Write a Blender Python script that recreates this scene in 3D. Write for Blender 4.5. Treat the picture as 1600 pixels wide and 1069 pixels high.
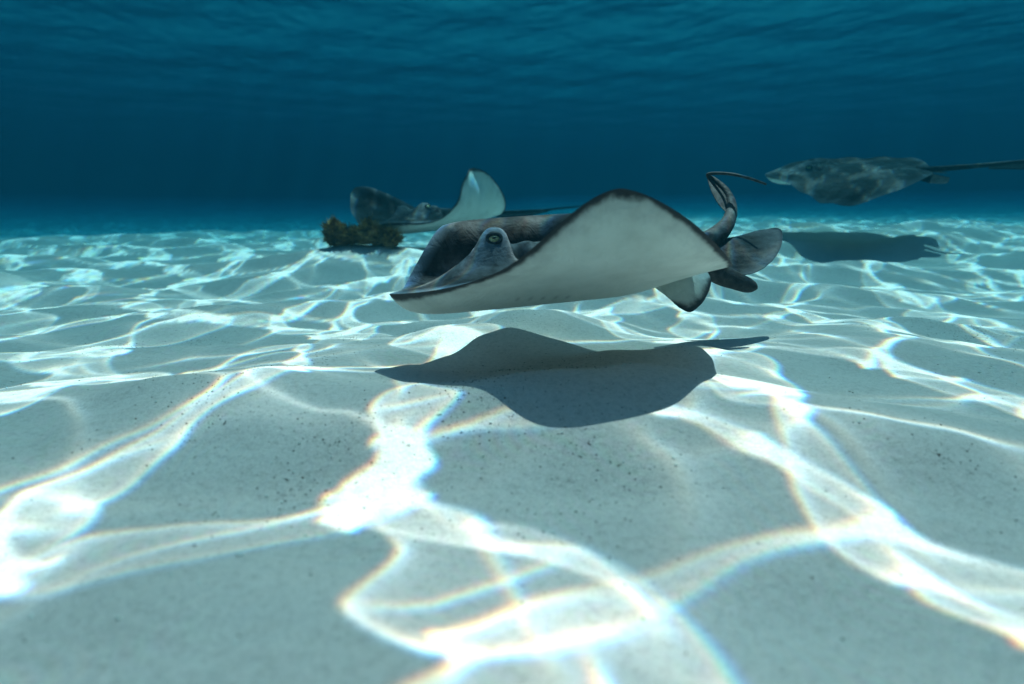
import bpy, math
import numpy as np
from mathutils import Vector

scene = bpy.context.scene
for o in list(bpy.data.objects):
    bpy.data.objects.remove(o)

# ------------------------------------------------------------------ camera, sky, sun, exposure
CAM = np.array([0.0, 0.0, 0.45])
FPX = 890.0                                   # focal length in pixels of a 1600 px wide frame
TILT = math.atan((534.5 - 332.0) / FPX)       # camera looks slightly down
cam_data = bpy.data.cameras.new('camera')
cam_data.sensor_width = 36.0
cam_data.lens = 36.0 * FPX / 1600.0
cam_data.clip_start = 0.02
cam_data.clip_end = 500.0
cam_data.dof.use_dof = True
cam_data.dof.focus_distance = 1.75
cam_data.dof.aperture_fstop = 1.9
cam = bpy.data.objects.new('camera', cam_data)
cam.location = CAM
cam.rotation_euler = (math.pi / 2 - TILT, 0, 0)
scene.collection.objects.link(cam)
scene.camera = cam

SUN_DIR = np.array([-0.18, -0.32, -1.0]); SUN_DIR /= np.linalg.norm(SUN_DIR)   # light travels this way under water
sun_elev = math.asin(-SUN_DIR[2])
sun_az = math.atan2(-SUN_DIR[0], -SUN_DIR[1])      # azimuth of the sun from +Y towards +X
world = bpy.data.worlds.new('World')
scene.world = world
world.use_nodes = True
wn = world.node_tree
wn.nodes.clear()
sky = wn.nodes.new('ShaderNodeTexSky')
sky.sky_type = 'NISHITA'
sky.sun_disc = False
sky.sun_elevation = sun_elev
sky.sun_rotation = sun_az
bg = wn.nodes.new('ShaderNodeBackground')
bg.inputs['Strength'].default_value = 0.09
wo = wn.nodes.new('ShaderNodeOutputWorld')
wn.links.new(sky.outputs[0], bg.inputs['Color'])
wn.links.new(bg.outputs[0], wo.inputs['Surface'])

sun_data = bpy.data.lights.new('sun', 'SUN')
sun_data.energy = 5.0
sun_data.angle = math.radians(0.1)
sun_data.color = (1.0, 0.60, 0.54)
sun = bpy.data.objects.new('sun', sun_data)
sun.rotation_euler = Vector(SUN_DIR).to_track_quat('-Z', 'Y').to_euler()
sun.location = (0, 0, 20)
scene.collection.objects.link(sun)

scene.view_settings.view_transform = 'Standard'
scene.view_settings.look = 'None'
scene.view_settings.gamma = 1.0
scene.view_settings.exposure = 1.02
scene.render.engine = 'CYCLES'
cy = scene.cycles
cy.max_bounces = 5
cy.diffuse_bounces = 3
cy.glossy_bounces = 2
cy.volume_bounces = 1
cy.transmission_bounces = 4
cy.transparent_max_bounces = 8
cy.caustics_reflective = False
cy.caustics_refractive = False
cy.sample_clamp_indirect = 4.0
cy.use_denoising = True

rng = np.random.default_rng(11)
PI = math.pi

# ------------------------------------------------------------------ helpers
def unproject(px, py, depth):
    """World point at a distance along the viewing axis."""
    u = (px - 800.0) / FPX * depth
    v = (534.5 - py) / FPX * depth
    c, s = math.cos(TILT), math.sin(TILT)
    return CAM + np.array([u, depth * c + v * s, -depth * s + v * c])

def smoothstep(a, b, x):
    t = np.clip((x - a) / (b - a), 0, 1)
    return t * t * (3 - 2 * t)

def link_mesh(name, verts, faces, mat, parent=None, loc=(0, 0, 0), smooth=True, attrs=None):
    me = bpy.data.meshes.new(name)
    loc = np.asarray(loc, float)
    verts = np.asarray(verts, float) - loc
    faces = np.asarray(faces)
    me.vertices.add(len(verts))
    me.vertices.foreach_set('co', verts.ravel().astype(np.float32))
    n = faces.shape[1]
    me.loops.add(faces.size)
    me.loops.foreach_set('vertex_index', faces.ravel().astype(np.int32))
    me.polygons.add(len(faces))
    me.polygons.foreach_set('loop_start', (np.arange(len(faces)) * n).astype(np.int32))
    me.polygons.foreach_set('loop_total', np.full(len(faces), n, np.int32))
    me.update(calc_edges=True)
    me.polygons.foreach_set('use_smooth', np.full(len(faces), smooth))
    for k, a in (attrs or {}).items():
        a = np.asarray(a, np.float32)
        if a.ndim == 1:
            at = me.attributes.new(k, 'FLOAT', 'POINT')
            at.data.foreach_set('value', a)
        else:
            at = me.attributes.new(k, 'FLOAT_COLOR', 'POINT')
            at.data.foreach_set('color', np.concatenate([a, np.ones((len(a), 1), np.float32)], 1).ravel())
    me.validate()
    me.materials.append(mat)
    ob = bpy.data.objects.new(name, me)
    if parent is None:
        ob.location = loc
    else:
        ob.parent = parent
        ob.location = loc - np.array(parent.location)
    scene.collection.objects.link(ob)
    return ob

def grid_faces(nr, nc, wrap=False, offset=0):
    i, j = np.meshgrid(np.arange(nr - 1), np.arange(nc if wrap else nc - 1), indexing='ij')
    j2 = (j + 1) % nc
    return np.stack([i * nc + j, i * nc + j2, (i + 1) * nc + j2, (i + 1) * nc + j], -1).reshape(-1, 4) + offset

class Nodes:
    def __init__(self, name):
        self.mat = bpy.data.materials.new(name)
        self.mat.use_nodes = True
        self.t = self.mat.node_tree
        self.t.nodes.clear()
        self.out = self.n('ShaderNodeOutputMaterial')
    def n(self, kind, **kw):
        nd = self.t.nodes.new(kind)
        for k, v in kw.items():
            if hasattr(nd, k):
                setattr(nd, k, v)
        return nd
    def put(self, sock, v):
        if isinstance(v, bpy.types.NodeSocket):
            self.t.links.new(v, sock)
        else:
            sock.default_value = v
    def noise(self, scale, detail=3, rough=.55, vec=None, dist=0.0):
        nd = self.n('ShaderNodeTexNoise')
        nd.inputs['Scale'].default_value = scale
        nd.inputs['Detail'].default_value = detail
        nd.inputs['Roughness'].default_value = rough
        nd.inputs['Distortion'].default_value = dist
        self.put(nd.inputs['Vector'], vec if vec is not None else self.obj())
        return nd.outputs['Fac']
    def obj(self):
        return self.n('ShaderNodeTexCoord').outputs['Object']
    def ramp(self, fac, stops, interp='LINEAR'):
        nd = self.n('ShaderNodeValToRGB')
        cr = nd.color_ramp
        cr.interpolation = interp
        while len(cr.elements) < len(stops):
            cr.elements.new(0.5)
        for e, (p, c) in zip(cr.elements, stops):
            e.position = p
            e.color = (*c, 1) if len(c) == 3 else c
        self.put(nd.inputs[0], fac)
        return nd.outputs[0]
    def mix(self, fac, a, b, blend='MIX'):
        nd = self.n('ShaderNodeMix')
        nd.data_type = 'RGBA'
        nd.blend_type = blend
        self.put(nd.inputs[0], fac)
        self.put(nd.inputs[6], (*a, 1) if isinstance(a, tuple) and len(a) == 3 else a)
        self.put(nd.inputs[7], (*b, 1) if isinstance(b, tuple) and len(b) == 3 else b)
        return nd.outputs[2]
    def math(self, op, a, b=0.0, clamp=False):
        nd = self.n('ShaderNodeMath')
        nd.operation = op
        nd.use_clamp = clamp
        self.put(nd.inputs[0], a)
        self.put(nd.inputs[1], b)
        return nd.outputs[0]
    def attr(self, name, out='Fac'):
        nd = self.n('ShaderNodeAttribute')
        nd.attribute_name = name
        return nd.outputs[out]
    def bump(self, height, strength, dist, normal=None):
        nd = self.n('ShaderNodeBump')
        nd.inputs['Strength'].default_value = strength
        nd.inputs['Distance'].default_value = dist
        self.put(nd.inputs['Height'], height)
        if normal is not None:
            self.put(nd.inputs['Normal'], normal)
        return nd.outputs['Normal']
    def principled(self, color, rough=.6, spec=.3, normal=None):
        b = self.n('ShaderNodeBsdfPrincipled')
        self.put(b.inputs['Base Color'], (*color, 1) if isinstance(color, tuple) and len(color) == 3 else color)
        self.put(b.inputs['Roughness'], rough)
        self.put(b.inputs['Specular IOR Level'], spec)
        if normal is not None:
            self.put(b.inputs['Normal'], normal)
        self.t.links.new(b.outputs[0], self.out.inputs['Surface'])
        return b

# ------------------------------------------------------------------ waves and the way they focus the sun
SURFACE_Z = 4.4
WROT = 1.0
WAVE_N, WAVE_T = 1400, 8.4          # samples and size in metres of the repeating wave patch
def make_waves(seed, amp=0.117, l0=0.70):
    N, T = WAVE_N, WAVE_T
    r = np.random.default_rng(seed)
    k = np.fft.fftfreq(N, T / N) * 2 * np.pi
    kx, ky = np.meshgrid(k, k)
    kk = np.hypot(kx, ky)
    kk[0, 0] = 1
    k0 = 2 * np.pi / l0
    S = np.exp(-.5 * (np.log(kk / k0) / .42) ** 2) / kk
    S += .11 * np.exp(-.5 * (np.log(kk / (k0 / .33)) / .4) ** 2) / kk
    S *= .55 + .45 * np.cos(np.arctan2(ky, kx) - 1.25) ** 2
    S[0, 0] = 0
    h = np.fft.fft2(r.normal(size=(N, N))) * S
    hx = np.real(np.fft.ifft2(1j * kx * h))
    hy = np.real(np.fft.ifft2(1j * ky * h))
    hz = np.real(np.fft.ifft2(h))
    sc = amp / np.sqrt((hx ** 2 + hy ** 2).mean())
    return hx * sc, hy * sc, hz * sc, kk

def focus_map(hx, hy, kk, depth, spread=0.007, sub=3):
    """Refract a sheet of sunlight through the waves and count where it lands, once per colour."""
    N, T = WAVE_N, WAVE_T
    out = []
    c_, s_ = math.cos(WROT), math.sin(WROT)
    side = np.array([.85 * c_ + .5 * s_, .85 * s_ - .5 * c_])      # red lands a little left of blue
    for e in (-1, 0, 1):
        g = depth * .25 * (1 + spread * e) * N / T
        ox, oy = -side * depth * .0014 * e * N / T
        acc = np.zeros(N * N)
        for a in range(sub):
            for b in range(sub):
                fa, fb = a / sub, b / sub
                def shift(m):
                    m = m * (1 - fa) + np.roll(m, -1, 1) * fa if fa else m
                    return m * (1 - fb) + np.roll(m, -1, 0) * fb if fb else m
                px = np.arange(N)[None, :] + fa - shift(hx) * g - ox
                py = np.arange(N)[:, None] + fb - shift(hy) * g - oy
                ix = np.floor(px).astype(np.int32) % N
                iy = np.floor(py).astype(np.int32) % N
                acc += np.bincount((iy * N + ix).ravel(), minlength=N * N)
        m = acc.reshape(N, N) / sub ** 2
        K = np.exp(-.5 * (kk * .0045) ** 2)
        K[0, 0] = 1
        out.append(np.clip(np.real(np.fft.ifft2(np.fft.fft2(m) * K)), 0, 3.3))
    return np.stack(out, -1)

def sample_tile(m, x, y, du=0.0, dv=0.0):
    c, s = math.cos(WROT), math.sin(WROT)
    u = (x * c - y * s + du) / WAVE_T * WAVE_N
    v = (x * s + y * c + dv) / WAVE_T * WAVE_N
    iu, iv = np.floor(u).astype(int), np.floor(v).astype(int)
    fu, fv = u - iu, v - iv
    if m.ndim == 3:
        fu, fv = fu[:, None], fv[:, None]
    N = WAVE_N
    a, b = m[iv % N, iu % N], m[iv % N, (iu + 1) % N]
    c_, d = m[(iv + 1) % N, iu % N], m[(iv + 1) % N, (iu + 1) % N]
    return (a * (1 - fu) + b * fu) * (1 - fv) + (c_ * (1 - fu) + d * fu) * fv

def polar(rs, half, nd, ns, back=PI):
    """Ring angles about +Y, fine in front and coarse behind."""
    front = np.linspace(-half, half, nd)
    rear = np.linspace(half, 2 * PI - half, ns + 2)[1:-1]
    th = np.concatenate([front, rear])
    R, A = np.meshgrid(rs, th, indexing='ij')
    return R * np.sin(A), R * np.cos(A), len(rs), len(th)

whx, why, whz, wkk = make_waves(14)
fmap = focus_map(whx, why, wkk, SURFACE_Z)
off = SUN_DIR[:2] / SUN_DIR[2] * SURFACE_Z            # where the sun's ray to the origin crosses the surface
rs = np.concatenate([[0.0], np.geomspace(0.22, 130, 820)])
gx, gy, nr, na = polar(rs, math.radians(56), 820, 130)
fx, fy = gx.ravel(), gy.ravel()
far = np.hypot(fx, fy)
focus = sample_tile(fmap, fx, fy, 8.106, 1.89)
sx, sy = fx + off[0], fy + off[1]
fade = 1 - smoothstep(14, 45, far)
swell = sum(a * np.sin(2 * PI / l * (sx * math.cos(t) + sy * math.sin(t)) + p) for a, l, t, p in
            ((.030, 3.1, 1.2, .3), (.024, 2.2, 2.0, 1.9), (.040, 5.3, 1.7, 4.0), (.016, 1.6, .8, 2.7)))
wz = SURFACE_Z + (sample_tile(whz, sx, sy) * .45 + swell * .5) * fade
k = ((1 - .55 * smoothstep(3, 20, far)) * (1 - smoothstep(18, 45, far)))[:, None]   # painted caustics faded out by hand with distance
focus = (.37 * np.array([.79, 1.03, 1.0]) + .63 * focus * np.array([1.10, .98, .96])) * k + 1.0 * (1 - k)  # even part of the painted light tinted teal, focused part warmed

nb = Nodes('water_surface')
fr = nb.n('ShaderNodeFresnel')
fr.inputs['IOR'].default_value = 1.333
tr = nb.n('ShaderNodeBsdfTransparent')
nb.t.links.new(nb.attr('focus', 'Color'), tr.inputs['Color'])  # precomputed caustic light painted into the transparent colour, filtering the sun
gl = nb.n('ShaderNodeBsdfGlossy')
gl.inputs['Roughness'].default_value = 0.03
gl.inputs['Color'].default_value = (1, 1, 1, 1)
rip = nb.bump(nb.noise(7.0, 4, .6), 0.35, 0.03)
nb.put(gl.inputs['Normal'], rip)
mx = nb.n('ShaderNodeMixShader')
nb.t.links.new(fr.outputs[0], mx.inputs[0])
nb.t.links.new(tr.outputs[0], mx.inputs[1])
nb.t.links.new(gl.outputs[0], mx.inputs[2])
nb.t.links.new(mx.outputs[0], nb.out.inputs['Surface'])
F = grid_faces(nr, na, wrap=True)[:, ::-1]
F = F[:, ::-1]
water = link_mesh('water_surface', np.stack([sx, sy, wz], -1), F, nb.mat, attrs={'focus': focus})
water['kind'] = 'structure'

# ------------------------------------------------------------------ sand
srng = np.random.default_rng(21)
def wave_set(n, lmin, lmax, ang, spread):
    l = np.exp(srng.uniform(np.log(lmin), np.log(lmax), n))
    a = srng.normal(ang, spread, n)
    return 2 * PI / l * np.cos(a), 2 * PI / l * np.sin(a), srng.uniform(0, 2 * PI, n), l
W_BIG = wave_set(26, 1.3, 5.0, 1.3, 1.3)
W_MID = wave_set(34, .40, 1.2, 1.75, .55)
W_SML = wave_set(30, .12, .40, 1.6, .8)
def wsum(W, x, y, p=1.0):
    s = np.zeros_like(x)
    for kx, ky, ph, l in zip(*W):
        s += l ** p * np.sin(kx * x + ky * y + ph)
    return s / np.sqrt((W[3] ** (2 * p)).sum() / 2)
def sand_height(x, y):
    x = np.asarray(x, float); y = np.asarray(y, float)
    mid = wsum(W_MID, x, y)
    mid = np.where(mid > 0, mid ** 1.0, mid * .7) + .25 * np.abs(wsum(W_MID, x + 9.1, y - 4.2))
    z = .022 * wsum(W_BIG, x, y) + .025 * mid + .003 * wsum(W_SML, x, y)
    r = np.hypot(x, y)
    # low bank behind the swimming ray that hides the far part of its shadow
    yc = 2.02 + .46 * x + .06 * np.sin(3.1 * x + .5)
    d = y - yc
    bank = np.where(d < 0, np.exp(-(d / .26) ** 2), np.exp(-(d / .42) ** 2))
    z += .045 * bank * np.exp(-((x - .05) / .75) ** 2)
    z += .15 * np.exp(-((x + 1.12) / .75) ** 2 - ((y - 4.25) / .5) ** 2)      # hummock that carries the rock
    z += .055 * np.exp(-((x - .1) / .85) ** 2 - ((y - 1.4) / .5) ** 2)
    z += .10 * smoothstep(2.6, 6, y) + .17 * smoothstep(2.2, 6, y) * smoothstep(-.2, 2.8, x)
    z -= .25 * smoothstep(10, 16, r) * smoothstep(3, -4, x)
    z += 2.2 * smoothstep(14, 75, r)  # far bank added so its dimmed sand gives a glow above the horizon
    return z
rs = np.concatenate([[0.0], np.geomspace(0.2, 120, 560)])
gx, gy, nr, na = polar(rs, math.radians(56), 620, 110)
fx, fy = gx.ravel(), gy.ravel()
fz = sand_height(fx, fy)
ns_ = Nodes('sand')
col = ns_.ramp(ns_.noise(2.2, 5, .6), [(.3, (.71, .585, .535)), (.7, (.79, .665, .615))])
grain = ns_.noise(420, 2, .7)
col = ns_.mix(1.0, col, ns_.ramp(ns_.noise(75, 5, .75), [(.3, (.78, .77, .76)), (.5, (1, 1, 1)), (.75, (1.06, 1.06, 1.05))]), 'MULTIPLY')
col = ns_.mix(1.0, col, ns_.ramp(grain, [(.25, (.70, .68, .66)), (.5, (1, 1, 1)), (.8, (1.08, 1.08, 1.08))]), 'MULTIPLY')
speck = ns_.n('ShaderNodeTexVoronoi')
speck.inputs['Scale'].default_value = 170
ns_.put(speck.inputs['Vector'], ns_.obj())
patch = ns_.ramp(ns_.noise(3.5, 3, .6), [(.52, (0, 0, 0)), (.68, (1, 1, 1))])
sp = ns_.ramp(speck.outputs['Distance'], [(.12, (1, 1, 1)), (.22, (0, 0, 0))])
sepc = ns_.n('ShaderNodeSeparateColor')
ns_.t.links.new(speck.outputs['Color'], sepc.inputs[0])
sel = ns_.math('GREATER_THAN', sepc.outputs[0], .72)
spm = ns_.math('MULTIPLY', ns_.math('MULTIPLY', sp, sel), patch)
col = ns_.mix(ns_.math('MULTIPLY', spm, .75), col, (.13, .11, .09))
nrm = ns_.bump(ns_.noise(30, 6, .7), .5, .014)
nrm = ns_.bump(grain, .5, .0016, nrm)
ns_.principled(col, .95, .1, nrm)
sand = link_mesh('sand_seabed', np.stack([fx, fy, fz], -1), grid_faces(nr, na, wrap=True)[:, ::-1], ns_.mat)
sand['kind'] = 'structure'

# loose shell grit lying on the sand
def grit(name, n, seed, smin, smax, mat, label, cat):
    r = np.random.default_rng(seed)
    V, Fc = [], []
    octa = np.array([[1, 0, 0], [0, 1, 0], [-1, 0, 0], [0, -1, 0], [0, 0, 1], [0, 0, -1]], float)
    of = np.array([[0, 1, 4], [1, 2, 4], [2, 3, 4], [3, 0, 4], [1, 0, 5], [2, 1, 5], [3, 2, 5], [0, 3, 5]])
    cl = r.uniform([-2.2, .5], [2.2, 3.6], (46, 2))
    cl = np.concatenate([cl, [[0.12, .93], [.2, .88], [-.35, .86], [-.3, .95], [0, 1.5], [.15, 1.45], [-.1, 1.05], [.05, .78]]])
    pick = r.integers(0, len(cl), n)
    pos = cl[pick] + r.normal(0, .09, (n, 2)) * r.uniform(.2, 1.7, (n, 1))
    uni = r.random(n) < .15
    pos[uni] = r.uniform([-2.4, .42], [2.4, 3.6], (uni.sum(), 2))
    z = sand_height(pos[:, 0], pos[:, 1])
    for i in range(n):
        s = np.exp(r.uniform(np.log(smin), np.log(smax)))
        q = octa * s * r.uniform(.55, 1.3, (6, 3)) * np.array([1, 1, .6])
        a = r.uniform(0, 2 * PI); ca, sa = math.cos(a), math.sin(a)
        q = np.stack([q[:, 0] * ca - q[:, 1] * sa, q[:, 0] * sa + q[:, 1] * ca, q[:, 2] + .3 * s], -1)
        V.append(q + [pos[i, 0], pos[i, 1], z[i]])
        Fc.append(of + 6 * i)
    o = link_mesh(name, np.concatenate(V), np.concatenate(Fc), mat, smooth=False)
    o['kind'] = 'stuff'; o['label'] = label; o['category'] = cat
    return o
gm = Nodes('dark_grit')
gm.principled(gm.ramp(gm.noise(40, 1), [(.35, (.05, .035, .025)), (.55, (.12, .09, .06)), (.7, (.16, .07, .045))]), .8, .2)
grit('shell_grit', 9000, 4, .0005, .0024, gm.mat, 'dark specks of shell grit strewn over the rippled sand', 'grit')
gm2 = Nodes('pale_grit')
gm2.principled((.75, .72, .66), .7, .3)
grit('shell_flakes', 900, 5, .001, .0042, gm2.mat, 'pale broken shell flakes scattered on the foreground sand', 'shell flakes')

# ------------------------------------------------------------------ stingrays
SPAN, LEN = .54, .92
KN = np.array([0, .2, .4, .6, .8, 1.])
def hermite(x, xs, ys):
    d = np.gradient(ys, xs)
    i = np.clip(np.searchsorted(xs, x) - 1, 0, len(xs) - 2)
    h = xs[i + 1] - xs[i]
    t = (x - xs[i]) / h
    return ((2 * t ** 3 - 3 * t * t + 1) * ys[i] + (t ** 3 - 2 * t * t + t) * h * d[i]
            + (-2 * t ** 3 + 3 * t * t) * ys[i + 1] + (t ** 3 - t * t) * h * d[i + 1])

def margins(s):
    t = np.abs(s)
    half = .45 * np.clip(1 - t ** 1.213, 0, 1) ** .678
    mid = .45 + .085 * t
    return mid - half, mid + .45 * np.clip(1 - t ** 1.38, 0, 1) ** .60

def ray_bend(s, x, co):
    """Lateral position, height and slope of the wing's middle sheet."""
    n = 40
    t = np.linspace(0, 1, n)[:, None] * np.abs(s)[None, :]
    xx = x / LEN - .5
    amp = 1 + co[5] * xx + co[6] * xx ** 2
    fine = np.linspace(0, 1, 120)
    kv = np.interp(fine, co[8] if len(co) > 8 else KN, np.concatenate([[0], co[9] if len(co) > 8 else co[:5]]))
    for _ in range(14):
        kv[1:-1] = .25 * kv[:-2] + .5 * kv[1:-1] + .25 * kv[2:]
    th = np.interp(t, fine, kv) * amp[None, :]
    w = np.abs(s) * SPAN / (n - 1)
    f = lambda a: (a[1:] + a[:-1]).sum(0) * .5 * w
    return f(np.cos(th)), f(np.sin(th)), th[-1]

def place(P, pose):
    yaw, pitch, roll = pose[3:6]
    x, y, z = P[:, 0] * pose[6], P[:, 1] * pose[6], P[:, 2] * pose[6]
    c, s = math.cos(roll), math.sin(roll); y, z = y * c - z * s, y * s + z * c
    c, s = math.cos(pitch), math.sin(pitch); x, z = x * c + z * s, -x * s + z * c
    c, s = math.cos(yaw), math.sin(yaw); x, y = x * c - y * s, x * s + y * c
    return np.stack([x + pose[0], y + pose[1], z + pose[2]], -1)

EYE_X, EYE_Y = .262, .078
def disc_local(s, c, top, near, farw, head_size=1.0, ruffle=0.0):
    xl, xt = margins(s)
    x = xl + (xt - xl) * c
    y = np.zeros_like(s); z = np.zeros_like(s); th = np.zeros_like(s); sw = np.zeros_like(s)
    for m, co in ((s < 0, near), (s >= 0, farw)):
        y[m], z[m], th[m] = ray_bend(s[m], x[m], co)
        sw[m] = co[7]
    sg = np.where(s < 0, -1.0, 1.0)
    t = np.abs(s)
    a = t * SPAN
    wing = np.clip(1 - t, 0, 1) ** .55 * (1 - np.exp(-c / .05)) * (1 - np.exp(-(1 - c) / .10))
    bodyc = (1 - np.exp(-x / .10)) * (1 - smoothstep(.55, .95, x) * .75)
    fore = smoothstep(.06, .26, x)
    hump = np.exp(-(a / np.where(s < 0, .13, .13 - .065 * np.clip(farw[0], 0, 1))) ** 2) * (.062 * fore + .030 * np.exp(-((x - .42) / .22) ** 2)) * (1 - np.exp(-c / .05)) * (1 - np.exp(-(1 - c) / .06))
    up = .012 * wing + hump * head_size
    ex, ey = x - EYE_X, a - EYE_Y
    up += .062 * head_size * np.exp(-((ex / .046) ** 2 + (ey / .034) ** 2) ** 1.4)
    up += .018 * np.exp(-((ex + .05) / .06) ** 2 - ((a - .055) / .035) ** 2)
    sx_, sy_ = x - (EYE_X + .062), a - (EYE_Y + .008)
    up += .034 * np.exp(-((sx_ - .014) / .055) ** 2 - (sy_ / .046) ** 2)
    up -= .055 * np.exp(-((sx_ / .020) ** 2 + (sy_ / .030) ** 2) ** 1.6)
    up -= .006 * np.exp(-(a / .03) ** 2) * smoothstep(.1, .2, x) * (1 - smoothstep(.3, .4, x))
    dn = .012 * wing + .052 * np.exp(-(a / .17) ** 2) * (1 - np.exp(-c / .035)) * (1 - smoothstep(.6, .93, x))
    offn = np.where(top, up, -dn) + ruffle * t ** 2 * np.sin(x * 34 + 5 * t + 2 * sg)
    P = np.stack([x - .46 - sw * t * t, sg * (y - offn * np.sin(th)), z + offn * np.cos(th)], -1)
    edge = np.minimum(np.minimum(c, 1 - c) * (xt - xl), (1 - t) * SPAN * 1.3) * (1.5 - 1.0 * t ** 1.5)
    spir = np.exp(-((sx_ / .018) ** 2 + (sy_ / .028) ** 2) ** 2)
    pale = np.exp(-((x - EYE_X + .01) / .07) ** 2 - ((a - EYE_Y) / .05) ** 2)
    gill = sum(np.exp(-((x - .30 - .034 * i) / .005) ** 2 - ((a - .135 + .006 * i) / .016) ** 2) for i in range(5))
    gill = gill + np.exp(-((x - .155) / .006) ** 2 - (a / .035) ** 4)
    head = np.exp(-(a / .125) ** 4) * (1 - smoothstep(.5, .95, x) * .6)
    return P, edge, spir, np.stack([pale, head, gill], -1)

def tube(pts, rad, nseg=14, flat=None):
    pts = np.asarray(pts, float); rad = np.asarray(rad, float)
    n = max(24, len(pts) * 8)
    t0 = np.linspace(0, 1, len(pts)); t1 = np.linspace(0, 1, n)
    P = np.stack([hermite(t1, t0, pts[:, k]) for k in range(3)], -1)
    R = np.interp(t1, t0, rad)
    T = np.gradient(P, axis=0); T /= np.linalg.norm(T, axis=1)[:, None]
    U = np.zeros_like(P)
    u = np.array([0, 0, 1.0])
    for i in range(n):
        u = u - T[i] * (u @ T[i]); u /= np.linalg.norm(u) + 1e-9
        U[i] = u
    W = np.cross(T, U)
    a = np.linspace(0, 2 * PI, nseg, endpoint=False)
    V = P[:, None] + (np.cos(a)[None, :, None] * U[:, None] + np.sin(a)[None, :, None] * W[:, None]) * R[:, None, None]
    V = V.reshape(-1, 3)
    Fc = grid_faces(n, nseg, wrap=True)
    V = np.concatenate([V, P[:1], P[-1:]])
    k = n * nseg
    cap = [[j, (j + 1) % nseg, k, k] for j in range(nseg)]
    cap2 = [[(n - 1) * nseg + (j + 1) % nseg, (n - 1) * nseg + j, k + 1, k + 1] for j in range(nseg)]
    top = np.concatenate([np.tile(np.sin(a) * 0 + 1, n), [1, 1]])
    return V, Fc, np.array(cap + cap2), P, U, W

def fan_fin(root, rim, thick, nu=26, nv=16, sag=None, ribs=.0):
    """A thin fin that spreads from a root line to a rim line; both are lists of points."""
    def curve(p, n):
        p = np.asarray(p, float)
        d = np.concatenate([[0], np.cumsum(np.linalg.norm(np.diff(p, axis=0), axis=1))]); d /= d[-1]
        t = np.linspace(0, 1, n)
        return np.stack([hermite(t, d, p[:, k]) for k in range(3)], -1)
    A, Bc = curve(root, nu), curve(rim, nu)
    v = np.linspace(0, 1, nv)[None, :, None]
    M = A[:, None] * (1 - v) + Bc[:, None] * v
    if sag is not None:
        M = M + np.asarray(sag)[None, None] * (4 * v * (1 - v)) ** 1.0
    du = np.gradient(M, axis=0); dv = np.gradient(M, axis=1)
    N = np.cross(du, dv); N /= np.linalg.norm(N, axis=-1)[..., None] + 1e-9
    u = np.linspace(0, 1, nu)[:, None, None]
    rib = ribs * np.sin(u * PI * 22) * smoothstep(.15, .6, v)
    tk = thick * (1 - v) ** .7 + .0012
    env = np.clip(np.sin(u * PI), 0.04, 1) ** .4
    Tp, Bt = M + N * (tk * env + rib), M - N * (tk * env - rib)
    V = np.concatenate([Tp.reshape(-1, 3), Bt.reshape(-1, 3)])
    f1 = grid_faces(nu, nv); n = nu * nv
    f2 = grid_faces(nu, nv, offset=n)[:, ::-1]
    ring = [i * nv for i in range(nu)] + [(nu - 1) * nv + j for j in range(1, nv)] + [i * nv + nv - 1 for i in range(nu - 2, -1, -1)] + [j for j in range(nv - 2, 0, -1)]
    side = [[ring[i], ring[(i + 1) % len(ring)], ring[(i + 1) % len(ring)] + n, ring[i] + n] for i in range(len(ring))]
    side = np.array(side)[:, ::-1]
    rim_d = np.broadcast_to((1 - v) + 0 * u, (nu, nv, 1)).reshape(-1)
    return V, np.concatenate([f1, f2, side]), np.concatenate([np.zeros(n), np.ones(n)]), np.concatenate([rim_d, rim_d])

def ray_skin(name, dark, mid, light, blue):
    m = Nodes(name)
    vent = m.attr('belly')
    edge = m.attr('edge')
    spir = m.attr('spiracle')
    pale = m.attr('pale')
    head = m.attr('head')
    n1 = m.noise(9, 5, .62)
    n2 = m.noise(48, 4, .6)
    top = m.ramp(m.math('ADD', m.math('MULTIPLY', n1, .65), m.math('MULTIPLY', n2, .35)), [(.34, dark), (.5, mid), (.66, light)])
    top = m.mix(m.math('MULTIPLY', pale, m.math('MULTIPLY', n2, 1.3), True), top, blue)  # paler skin round the eyes, brightened to paint highlights on the head
    rim = m.ramp(edge, [(.0, (1, 1, 1)), (.055, (0, 0, 0))])
    top = m.mix(head, m.mix(.72, top, tuple(.45 * q for q in dark)), top)  # skin off the head darkened: partly pigment, partly painted shade of the back-lit wing
    top = m.mix(m.math('MULTIPLY', rim, .55), top, blue)  # pale blue margin, strengthened to paint the blue-white highlights along the snout
    en = m.math('ADD', edge, m.math('MULTIPLY', m.math('SUBTRACT', m.noise(34, 5, .7), .5), .018))
    en = m.math('ADD', en, m.math('MULTIPLY', m.math('SUBTRACT', m.noise(7, 2, .5), .5), .02))
    band = m.ramp(en, [(.007, (1, 1, 1)), (.022, (0, 0, 0))], 'EASE')
    white = m.ramp(n1, [(.3, (.66, .65, .59)), (.5, (.77, .76, .70)), (.7, (.84, .82, .76))])
    blot = m.math('ADD', edge, m.math('MULTIPLY', m.math('SUBTRACT', m.noise(22, 5, .75), .5), .16))
    white = m.mix(m.math('MULTIPLY', m.ramp(blot, [(.0, (1, 1, 1)), (.07, (0, 0, 0))]), .40), white, (.26, .24, .25))
    white = m.mix(m.math('MULTIPLY', m.attr('gill'), .4), white, (.10, .07, .07))
    low = m.mix(band, white, (.055, .05, .052))
    c = m.mix(vent, top, low)
    c = m.mix(spir, c, (.008, .008, .008))
    nrm = m.bump(m.noise(160, 3, .6), .25, .002)
    nrm = m.bump(n2, .25, .006, nrm)
    nrm = m.bump(m.noise(13, 4, .6, None, 1.2), .35, .02, nrm)
    m.principled(c, .6, .06, nrm)
    return m.mat

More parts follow.
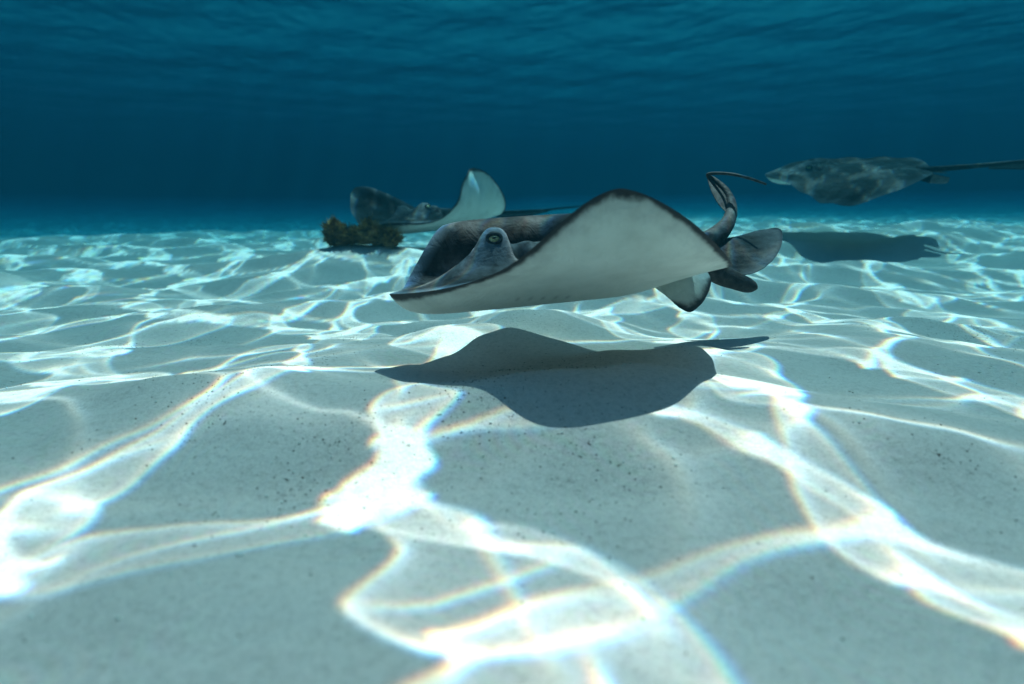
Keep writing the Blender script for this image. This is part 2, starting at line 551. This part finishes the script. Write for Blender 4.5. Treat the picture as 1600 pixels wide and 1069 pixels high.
SKIN = ray_skin('ray_skin', (.022, .020, .022), (.125, .112, .108), (.29, .28, .285), (.42, .48, .56))
SKIN_DARK = ray_skin('ray_skin_far', (.007, .007, .008), (.026, .027, .028), (.17, .17, .17), (.12, .14, .16))  # pale mottling raised to paint in dapples of caustic light
em = Nodes('eye_iris')
em.principled(em.ramp(em.noise(220, 3, .6), [(.35, (.50, .38, .14)), (.65, (.85, .72, .42))]), .15, .5)
pm = Nodes('eye_pupil')
pm.principled((.006, .006, .006), .1, .5)
lm = Nodes('eye_lid')
lm.principled(lm.ramp(lm.noise(60, 4, .6), [(.35, (.03, .03, .032)), (.65, (.09, .10, .11))]), .6, .25)

def make_ray(pose, near, farw, skin, label, extras, ns=84, nc=104, head_size=1.0, ruffle=0.0):
    """extras(local->world) adds tail and fins to the same continuous skin."""
    half = np.linspace(0, 1, ns) ** 1.0
    half = 1 - (1 - half) ** 1.7
    s1 = np.concatenate([-half[::-1], half[1:]])
    t = np.linspace(0, 1, nc)
    c1 = .5 * (1 - np.cos(PI * t)) * .45 + t ** 1.15 * .55
    S, C = np.meshgrid(s1, c1, indexing='ij')
    n = S.size
    Pt, e1, sp1, pl1 = disc_local(S.ravel(), C.ravel(), True, near, farw, head_size, ruffle)
    Pb, e2, _, pl2 = disc_local(S.ravel(), C.ravel(), False, near, farw, head_size, ruffle)
    V = [place(Pt, pose), place(Pb, pose)]
    f1 = grid_faces(len(s1), nc)[:, ::-1]
    f2 = grid_faces(len(s1), nc, offset=n)
    faces = [f1, f2]
    belly = [np.zeros(n), np.ones(n)]
    edge = [e1, e2]
    spir = [sp1, np.zeros(n)]
    pale = [pl1[:, 0], np.zeros(n)]
    head = [pl1[:, 1], np.zeros(n)]
    gill = [np.zeros(n), np.clip(pl2[:, 2], 0, 1)]
    count = 2 * n
    tris = []
    for (v, f, b, ed) in extras(lambda p: place(np.atleast_2d(p), pose)):
        V.append(v); faces.append(np.asarray(f) + count)
        belly.append(np.broadcast_to(b, len(v))); edge.append(np.broadcast_to(ed, len(v)))
        spir.append(np.zeros(len(v))); pale.append(np.zeros(len(v))); head.append(np.full(len(v), .22)); gill.append(np.zeros(len(v)))
        count += len(v)
    V = np.concatenate(V)
    base = np.array([pose[0], pose[1], V[:, 2].min()])
    root = bpy.data.objects.new('stingray', None)
    root.location = base
    root.empty_display_size = .2
    scene.collection.objects.link(root)
    root['label'] = label
    root['category'] = 'stingray'
    root['group'] = 'stingrays gliding over the sand'
    body = link_mesh('body', V, np.concatenate(faces), skin, root, base,
                     attrs={'belly': np.concatenate(belly), 'edge': np.concatenate(edge),
                            'spiracle': np.concatenate(spir), 'pale': np.concatenate(pale), 'head': np.concatenate(head), 'gill': np.concatenate(gill)})
    if True:
        for sg in (-1, 1):
            sv = sg * (EYE_Y + .019) / SPAN
            xl, xt = margins(np.array([sv]))
            cc = (EYE_X - xl) / (xt - xl)
            q, _, _, _ = disc_local(np.array([sv]), cc, True, near, farw, head_size, ruffle)
            out = np.array([-.22, sg, .42]); out = out / np.linalg.norm(out)
            cen = q[0] - out * .0095
            make_eye(cen, out, pose, root, base)
    return root, body

def ball(cen, r, squash, axis, pose, nu=20, nv=12, part=1.0):
    a = np.linspace(0, 2 * PI, nu, endpoint=False)
    b = np.linspace(0, PI * part, nv)
    Bm, Am = np.meshgrid(b, a, indexing='ij')
    axis = np.asarray(axis, float); axis /= np.linalg.norm(axis)
    u = np.cross(axis, [1, 0, 0.]); u /= np.linalg.norm(u); w = np.cross(axis, u)
    V = (np.cos(Bm)[..., None] * axis * squash[0] + np.sin(Bm)[..., None] * (np.cos(Am)[..., None] * u * squash[1] + np.sin(Am)[..., None] * w * squash[2])) * r
    V = V.reshape(-1, 3) + cen
    return place(V, pose), grid_faces(nv, nu, wrap=True)

def make_eye(cen, out, pose, root, base):
    V, Fc = ball(cen, .0150, (1, .9, 1.15), out, pose)
    e = link_mesh('eye', V, Fc, em.mat, root, base)
    V, Fc = ball(cen + out * .0108, .0070, (.85, .45, .95), out, pose)
    p = link_mesh('pupil', V, Fc, pm.mat, e, base)
    p.location = (0, 0, 0)
    # dark rim of skin round the eye
    out = out / np.linalg.norm(out)
    u = np.cross(out, [0, 0, 1.]); u /= np.linalg.norm(u); w = np.cross(u, out)
    A, Bm = np.meshgrid(np.linspace(0, 2 * PI, 28, endpoint=False), np.linspace(0, 2 * PI, 9), indexing='xy')
    rr = .0044 + .0042 * np.clip(np.sin(A), 0, 1)
    ring = (np.cos(A)[..., None] * u * .0165 + np.sin(A)[..., None] * w * .0118)
    rad = ring / np.linalg.norm(ring, axis=-1)[..., None]
    V = cen + out * .0075 + ring + (rad * np.cos(Bm)[..., None] + out * np.sin(Bm)[..., None]) * rr[..., None]
    l = link_mesh('eyelid', place(V.reshape(-1, 3), pose), grid_faces(9, 28, wrap=True), lm.mat, e, base)
    l.location = (0, 0, 0)

def tube_piece(pts, rad, belly=0.0, edge=.2, nseg=14):
    V, Fc, caps, P, U, W = tube(pts, rad, nseg)
    # close the ends with a small ring collapsed on the axis
    n = len(P)
    V = V[:n * nseg].reshape(n, nseg, 3)
    V = np.concatenate([P[:1, None].repeat(nseg, 1), V, P[-1:, None].repeat(nseg, 1)], 0)
    return V.reshape(-1, 3), grid_faces(n + 2, nseg, wrap=True), belly, edge

# ---- the near ray
POSE1 = [0.135, 1.565, 0.272, 0.286, -0.05, -0.083, 1.013]
NEAR1 = [0.057, 0.128, 0.282, 0.908, 1.482, -0.778, -0.785, 0.118]
FAR1 = [1.0, 0, 0, 0, 0, 0.05, -0.4, 0.03, np.array([0, .13, .19, .315, .40, .56, .8, 1.]), np.array([.05, 1.5, 1.62, 1.2, -.3, -.3, -.25])]
def extras1(W):
    U = unproject
    out = []
    # tail that swings up behind, then whips to the right
    pts = [U(1060, 398, 1.86), U(1095, 383, 1.90), U(1122, 366, 1.95), U(1139, 344, 2.0), U(1142, 320, 2.04), U(1133, 299, 2.07), U(1117, 283, 2.09), U(1106, 275, 2.10),
           U(1110, 271.5, 2.09), U(1128, 271, 2.06), U(1150, 273.5, 2.02), U(1175, 280, 1.98), U(1197, 288, 1.94)]
    rad = np.array([20, 17, 14.5, 10.5, 8.5, 7, 5, 3, 2.6, 2.4, 2.3, 2.2, 1.6]) * 2.0 / FPX
    out.append(tube_piece(pts, rad))
    # skin fold along the tail
    r_ = [U(1141, 332, 2.03), U(1138, 312, 2.05), U(1126, 292, 2.08), U(1107, 276, 2.10)]
    m_ = [U(1136, 334, 2.01), U(1122, 318, 2.02), U(1112, 300, 2.05), U(1105, 279, 2.09)]
    V, f, b, rd = fan_fin(r_, m_, .004, 18, 6)
    out.append((V, f, 0.0, .1))
    # raised pelvic fin with its dark upper side turned to the camera
    root_ = [U(1085, 374, 1.90), U(1094, 393, 1.87), U(1108, 412, 1.84), U(1125, 424, 1.82)]
    rim_ = [U(1180, 361, 2.02), U(1216, 357, 2.0), U(1222, 378, 1.93), U(1206, 408, 1.87), U(1176, 427, 1.83), U(1140, 428, 1.81)]
    V, f, b, rd = fan_fin(root_, rim_, .010, 44, 16, sag=(0, .02, -.015), ribs=.0005)
    out.append((V, f, 0.0, .034 + .06 * rd))
    # drooping pelvic fin, white with a dark tip
    root_ = [U(1022, 448, 1.74), U(1045, 430, 1.75), U(1070, 414, 1.77), U(1090, 408, 1.79)]
    rim_ = [U(1050, 470, 1.72), U(1062, 481, 1.70), U(1078, 488, 1.69), U(1094, 477, 1.69), U(1107, 456, 1.71), U(1112, 438, 1.74)]
    V, f, b, rd = fan_fin(root_, rim_, .010, 40, 14, sag=(.0, -.015, 0), ribs=.0005)
    out.append((V, f, 1.0, .0 + .065 * rd))
    # clasper
    out.append(tube_piece([U(1098, 408, 1.81), U(1125, 428, 1.80), U(1150, 439, 1.79), U(1168, 446, 1.785), U(1178, 449, 1.78), U(1183, 451, 1.78)], np.array([20, 17, 14, 12, 8, 2]) * 1.8 / FPX))
    return out
make_ray(POSE1, NEAR1, FAR1, SKIN, 'large stingray with raised white wing gliding low over its own shadow', extras1, ns=110, nc=150)

def plain_extras(tail, rad, fold):
    def f(W):
        out = [tube_piece(W(np.array(tail, float)), np.array(rad))]
        T = W(np.array(fold[0], float)); M = W(np.array(fold[1], float))
        V, fc, b, rd = fan_fin(T, M, .004, 16, 5)
        out.append((V, fc, 0.0, .01))
        for sg in (-1, 1):
            root_ = W(np.array([[.33, sg * .10, -.005], [.38, sg * .075, -.003], [.43, sg * .04, 0]]))
            rim_ = W(np.array([[.42, sg * .15, -.03], [.50, sg * .13, -.035], [.52, sg * .06, -.02]]))
            V, fc, b, rd = fan_fin(root_, rim_, .008, 20, 8)
            out.append((V, fc, 0.0, .03 + .06 * rd))
        return out
    return f
# ---- the ray behind, coming towards the camera
POSE2 = [-0.629, 4.767, 0.393, 1.086, -0.035, -0.134, 1.405]
NEAR2 = [-0.24, 0.05, 0.921, 1.622, 1.678, -0.333, -1.134, 0.132]
FAR2 = [0.085, 0.204, 0.691, 0.956, 0.921, 1.195, -0.64, 0.212]
make_ray(POSE2, NEAR2, FAR2, SKIN_DARK, 'stingray behind the algae rock with one pointed pale wing lifted high',
         plain_extras([[.36, 0, .01], [.48, -.02, .012], [.62, -.10, .005], [.82, -.25, -.01], [1.05, -.48, -.02], [1.25, -.72, -.02]], [.03, .024, .018, .012, .007, .003],
                      ([[.55, -.06, .01], [.7, -.15, .0], [.9, -.32, -.013]], [[.55, -.06, -.012], [.7, -.15, -.045], [.9, -.32, -.03]])), head_size=.6, ruffle=.007)
# ---- the ray swimming away at the right
POSE3 = [2.894, 5.144, 0.783, -0.514, 0.018, 0.27, 1.408]
NEAR3 = [0.112, -0.066, -0.212, -0.263, -0.261, 0.224, 0.146, 0.096]
FAR3 = [0.199, 0.073, -0.152, -0.375, -0.591, -0.381, -0.186, -0.041]
make_ray(POSE3, NEAR3, FAR3, SKIN_DARK, 'dappled stingray swimming high in open water with tail trailing to the right edge',
         plain_extras([[.36, 0, .01], [.5, .02, .015], [.7, .05, .025], [.95, .10, .04], [1.25, .17, .06], [1.6, .26, .085]], [.028, .022, .017, .013, .010, .006],
                      ([[.7, .05, .025], [.95, .10, .04], [1.25, .17, .06]], [[.7, .05, .0], [.95, .10, -.012], [1.25, .17, .035]])), head_size=.35, ruffle=.012)

# ------------------------------------------------------------------ rock overgrown with algae
def make_rock():
    r = np.random.default_rng(8)
    cx, cy_ = -1.09, 4.15
    cz = float(sand_height(np.array([cx]), np.array([cy_]))[0])
    base = np.array([cx, cy_, cz])
    root = bpy.data.objects.new('algae_rock', None)
    root.location = base
    scene.collection.objects.link(root)
    root['label'] = 'brown rock overgrown with fuzzy algae sitting on the sand'
    root['category'] = 'rock'
    lobes = [(-.24, 0, .20, .10, .15), (-.19, .04, .07, .14, .11), (-.06, .02, .12, .11, .10), (.10, -.03, .17, .13, .14), (.19, .03, .11, .13, .13), (.30, -.02, .05, .09, .09)]
    stone = Nodes('rock')
    stone.principled(stone.ramp(stone.noise(14, 5, .65), [(.35, (.10, .06, .03)), (.6, (.28, .18, .08)), (.75, (.55, .45, .33))]), .9, .1,
                     stone.bump(stone.noise(30, 4, .6), .6, .02))
    VV, FF, k = [], [], 0
    pts, nrm = [], []
    for lobe in lobes:
        lx, ly, lz, rx, rz = (k_ * q for k_, q in zip((.72, .7, .42, .70, .42), lobe))
        nu, nv = 40, 24
        a = np.linspace(0, 2 * PI, nu, endpoint=False); b = np.linspace(0, PI, nv)
        Bm, Am = np.meshgrid(b, a, indexing='ij')
        d = np.stack([np.sin(Bm) * np.cos(Am), np.sin(Bm) * np.sin(Am), np.cos(Bm)], -1)
        nz = 1 + .13 * np.sin(5 * d[..., 0] + 3 * lx * 9) * np.sin(6 * d[..., 2] + 2) + .09 * np.sin(11 * d[..., 1] + 7 * d[..., 2] + lx * 30)
        V = d * nz[..., None] * np.array([rx, rx * .8, rz]) + np.array([lx, ly, lz]) + base
        VV.append(V.reshape(-1, 3)); FF.append(grid_faces(nv, nu, wrap=True)[:, ::-1] + k); k += nu * nv
        pts.append(V.reshape(-1, 3)); nrm.append(d.reshape(-1, 3))
    link_mesh('stone', np.concatenate(VV), np.concatenate(FF), stone.mat, root, base)
    pts, nrm = np.concatenate(pts), np.concatenate(nrm)
    ok = (pts[:, 2] > cz + .02)
    idx = r.choice(np.where(ok)[0], 9000)
    al = Nodes('algae')
    al.principled(al.ramp(al.noise(16, 3, .6), [(.32, (.10, .05, .016)), (.5, (.27, .155, .05)), (.7, (.46, .30, .12))]), .9, .1)
    V, Fc = [], []
    for q, i in enumerate(idx):
        p, n = pts[i] + r.normal(0, .006, 3), nrm[i] + r.normal(0, .45, 3) + np.array([0, 0, .35])
        n /= np.linalg.norm(n)
        l = r.uniform(.012, .036) * (1.2 + .7 * math.sin(17 * p[0] + 3) * math.sin(23 * p[2] + 11 * p[1]))
        u = np.cross(n, r.normal(size=3)); u /= np.linalg.norm(u)
        w = r.uniform(.002, .0045)
        bend = r.normal(0, .35, 3) * l
        V += [p - u * w, p + u * w, p + n * l * .6 + bend * .4 + u * w * .9, p + n * l * .6 + bend * .4 - u * w * .9, p + n * l + bend]
        b0 = 5 * q
        Fc += [[b0, b0 + 1, b0 + 2, b0 + 3], [b0 + 3, b0 + 2, b0 + 4, b0 + 4]]
    V = np.array(V)
    tri = []
    for f in Fc:
        tri.append([f[0], f[1], f[2]])
        if f[2] != f[3]:
            tri.append([f[0], f[2], f[3]])
    o = link_mesh('algae', V, np.array(tri), al.mat, root, base, smooth=False)
    o['kind'] = 'stuff'
make_rock()

# ------------------------------------------------------------------ the water itself: one even, blue-green volume
ext = np.array([.265, .099, .078])       # light lost per metre
sca = np.array([.0005, .0063, .0088])   # of which scattered
DENS = .27
pc = sca / DENS
ab = (ext - sca) / DENS / (1 - pc)
hz = Nodes('haze')
pv = hz.n('ShaderNodeVolumePrincipled')
pv.inputs['Color'].default_value = (*pc, 1)
pv.inputs['Density'].default_value = DENS
pv.inputs['Anisotropy'].default_value = 0.25
pv.inputs['Absorption Color'].default_value = (*np.clip(1 - ab, 0, 1) ** 2, 1)
hz.t.links.new(pv.outputs[0], hz.out.inputs['Volume'])
X, Y0, Y1, Z0, Z1 = 150., -150., 150., -5.0, SURFACE_Z + .25
hv = np.array([[x, y, z] for z in (Z0, Z1) for (x, y) in ((-X, Y0), (X, Y0), (X, Y1), (-X, Y1))])
hf = np.array([[3, 2, 1, 0], [4, 5, 6, 7], [0, 1, 5, 4], [1, 2, 6, 5], [2, 3, 7, 6], [3, 0, 4, 7]])
haze = link_mesh('haze', hv, hf, hz.mat, smooth=False)
haze['kind'] = 'stuff'
haze['label'] = 'clear blue-green sea water filling the whole view'
haze['category'] = 'water'
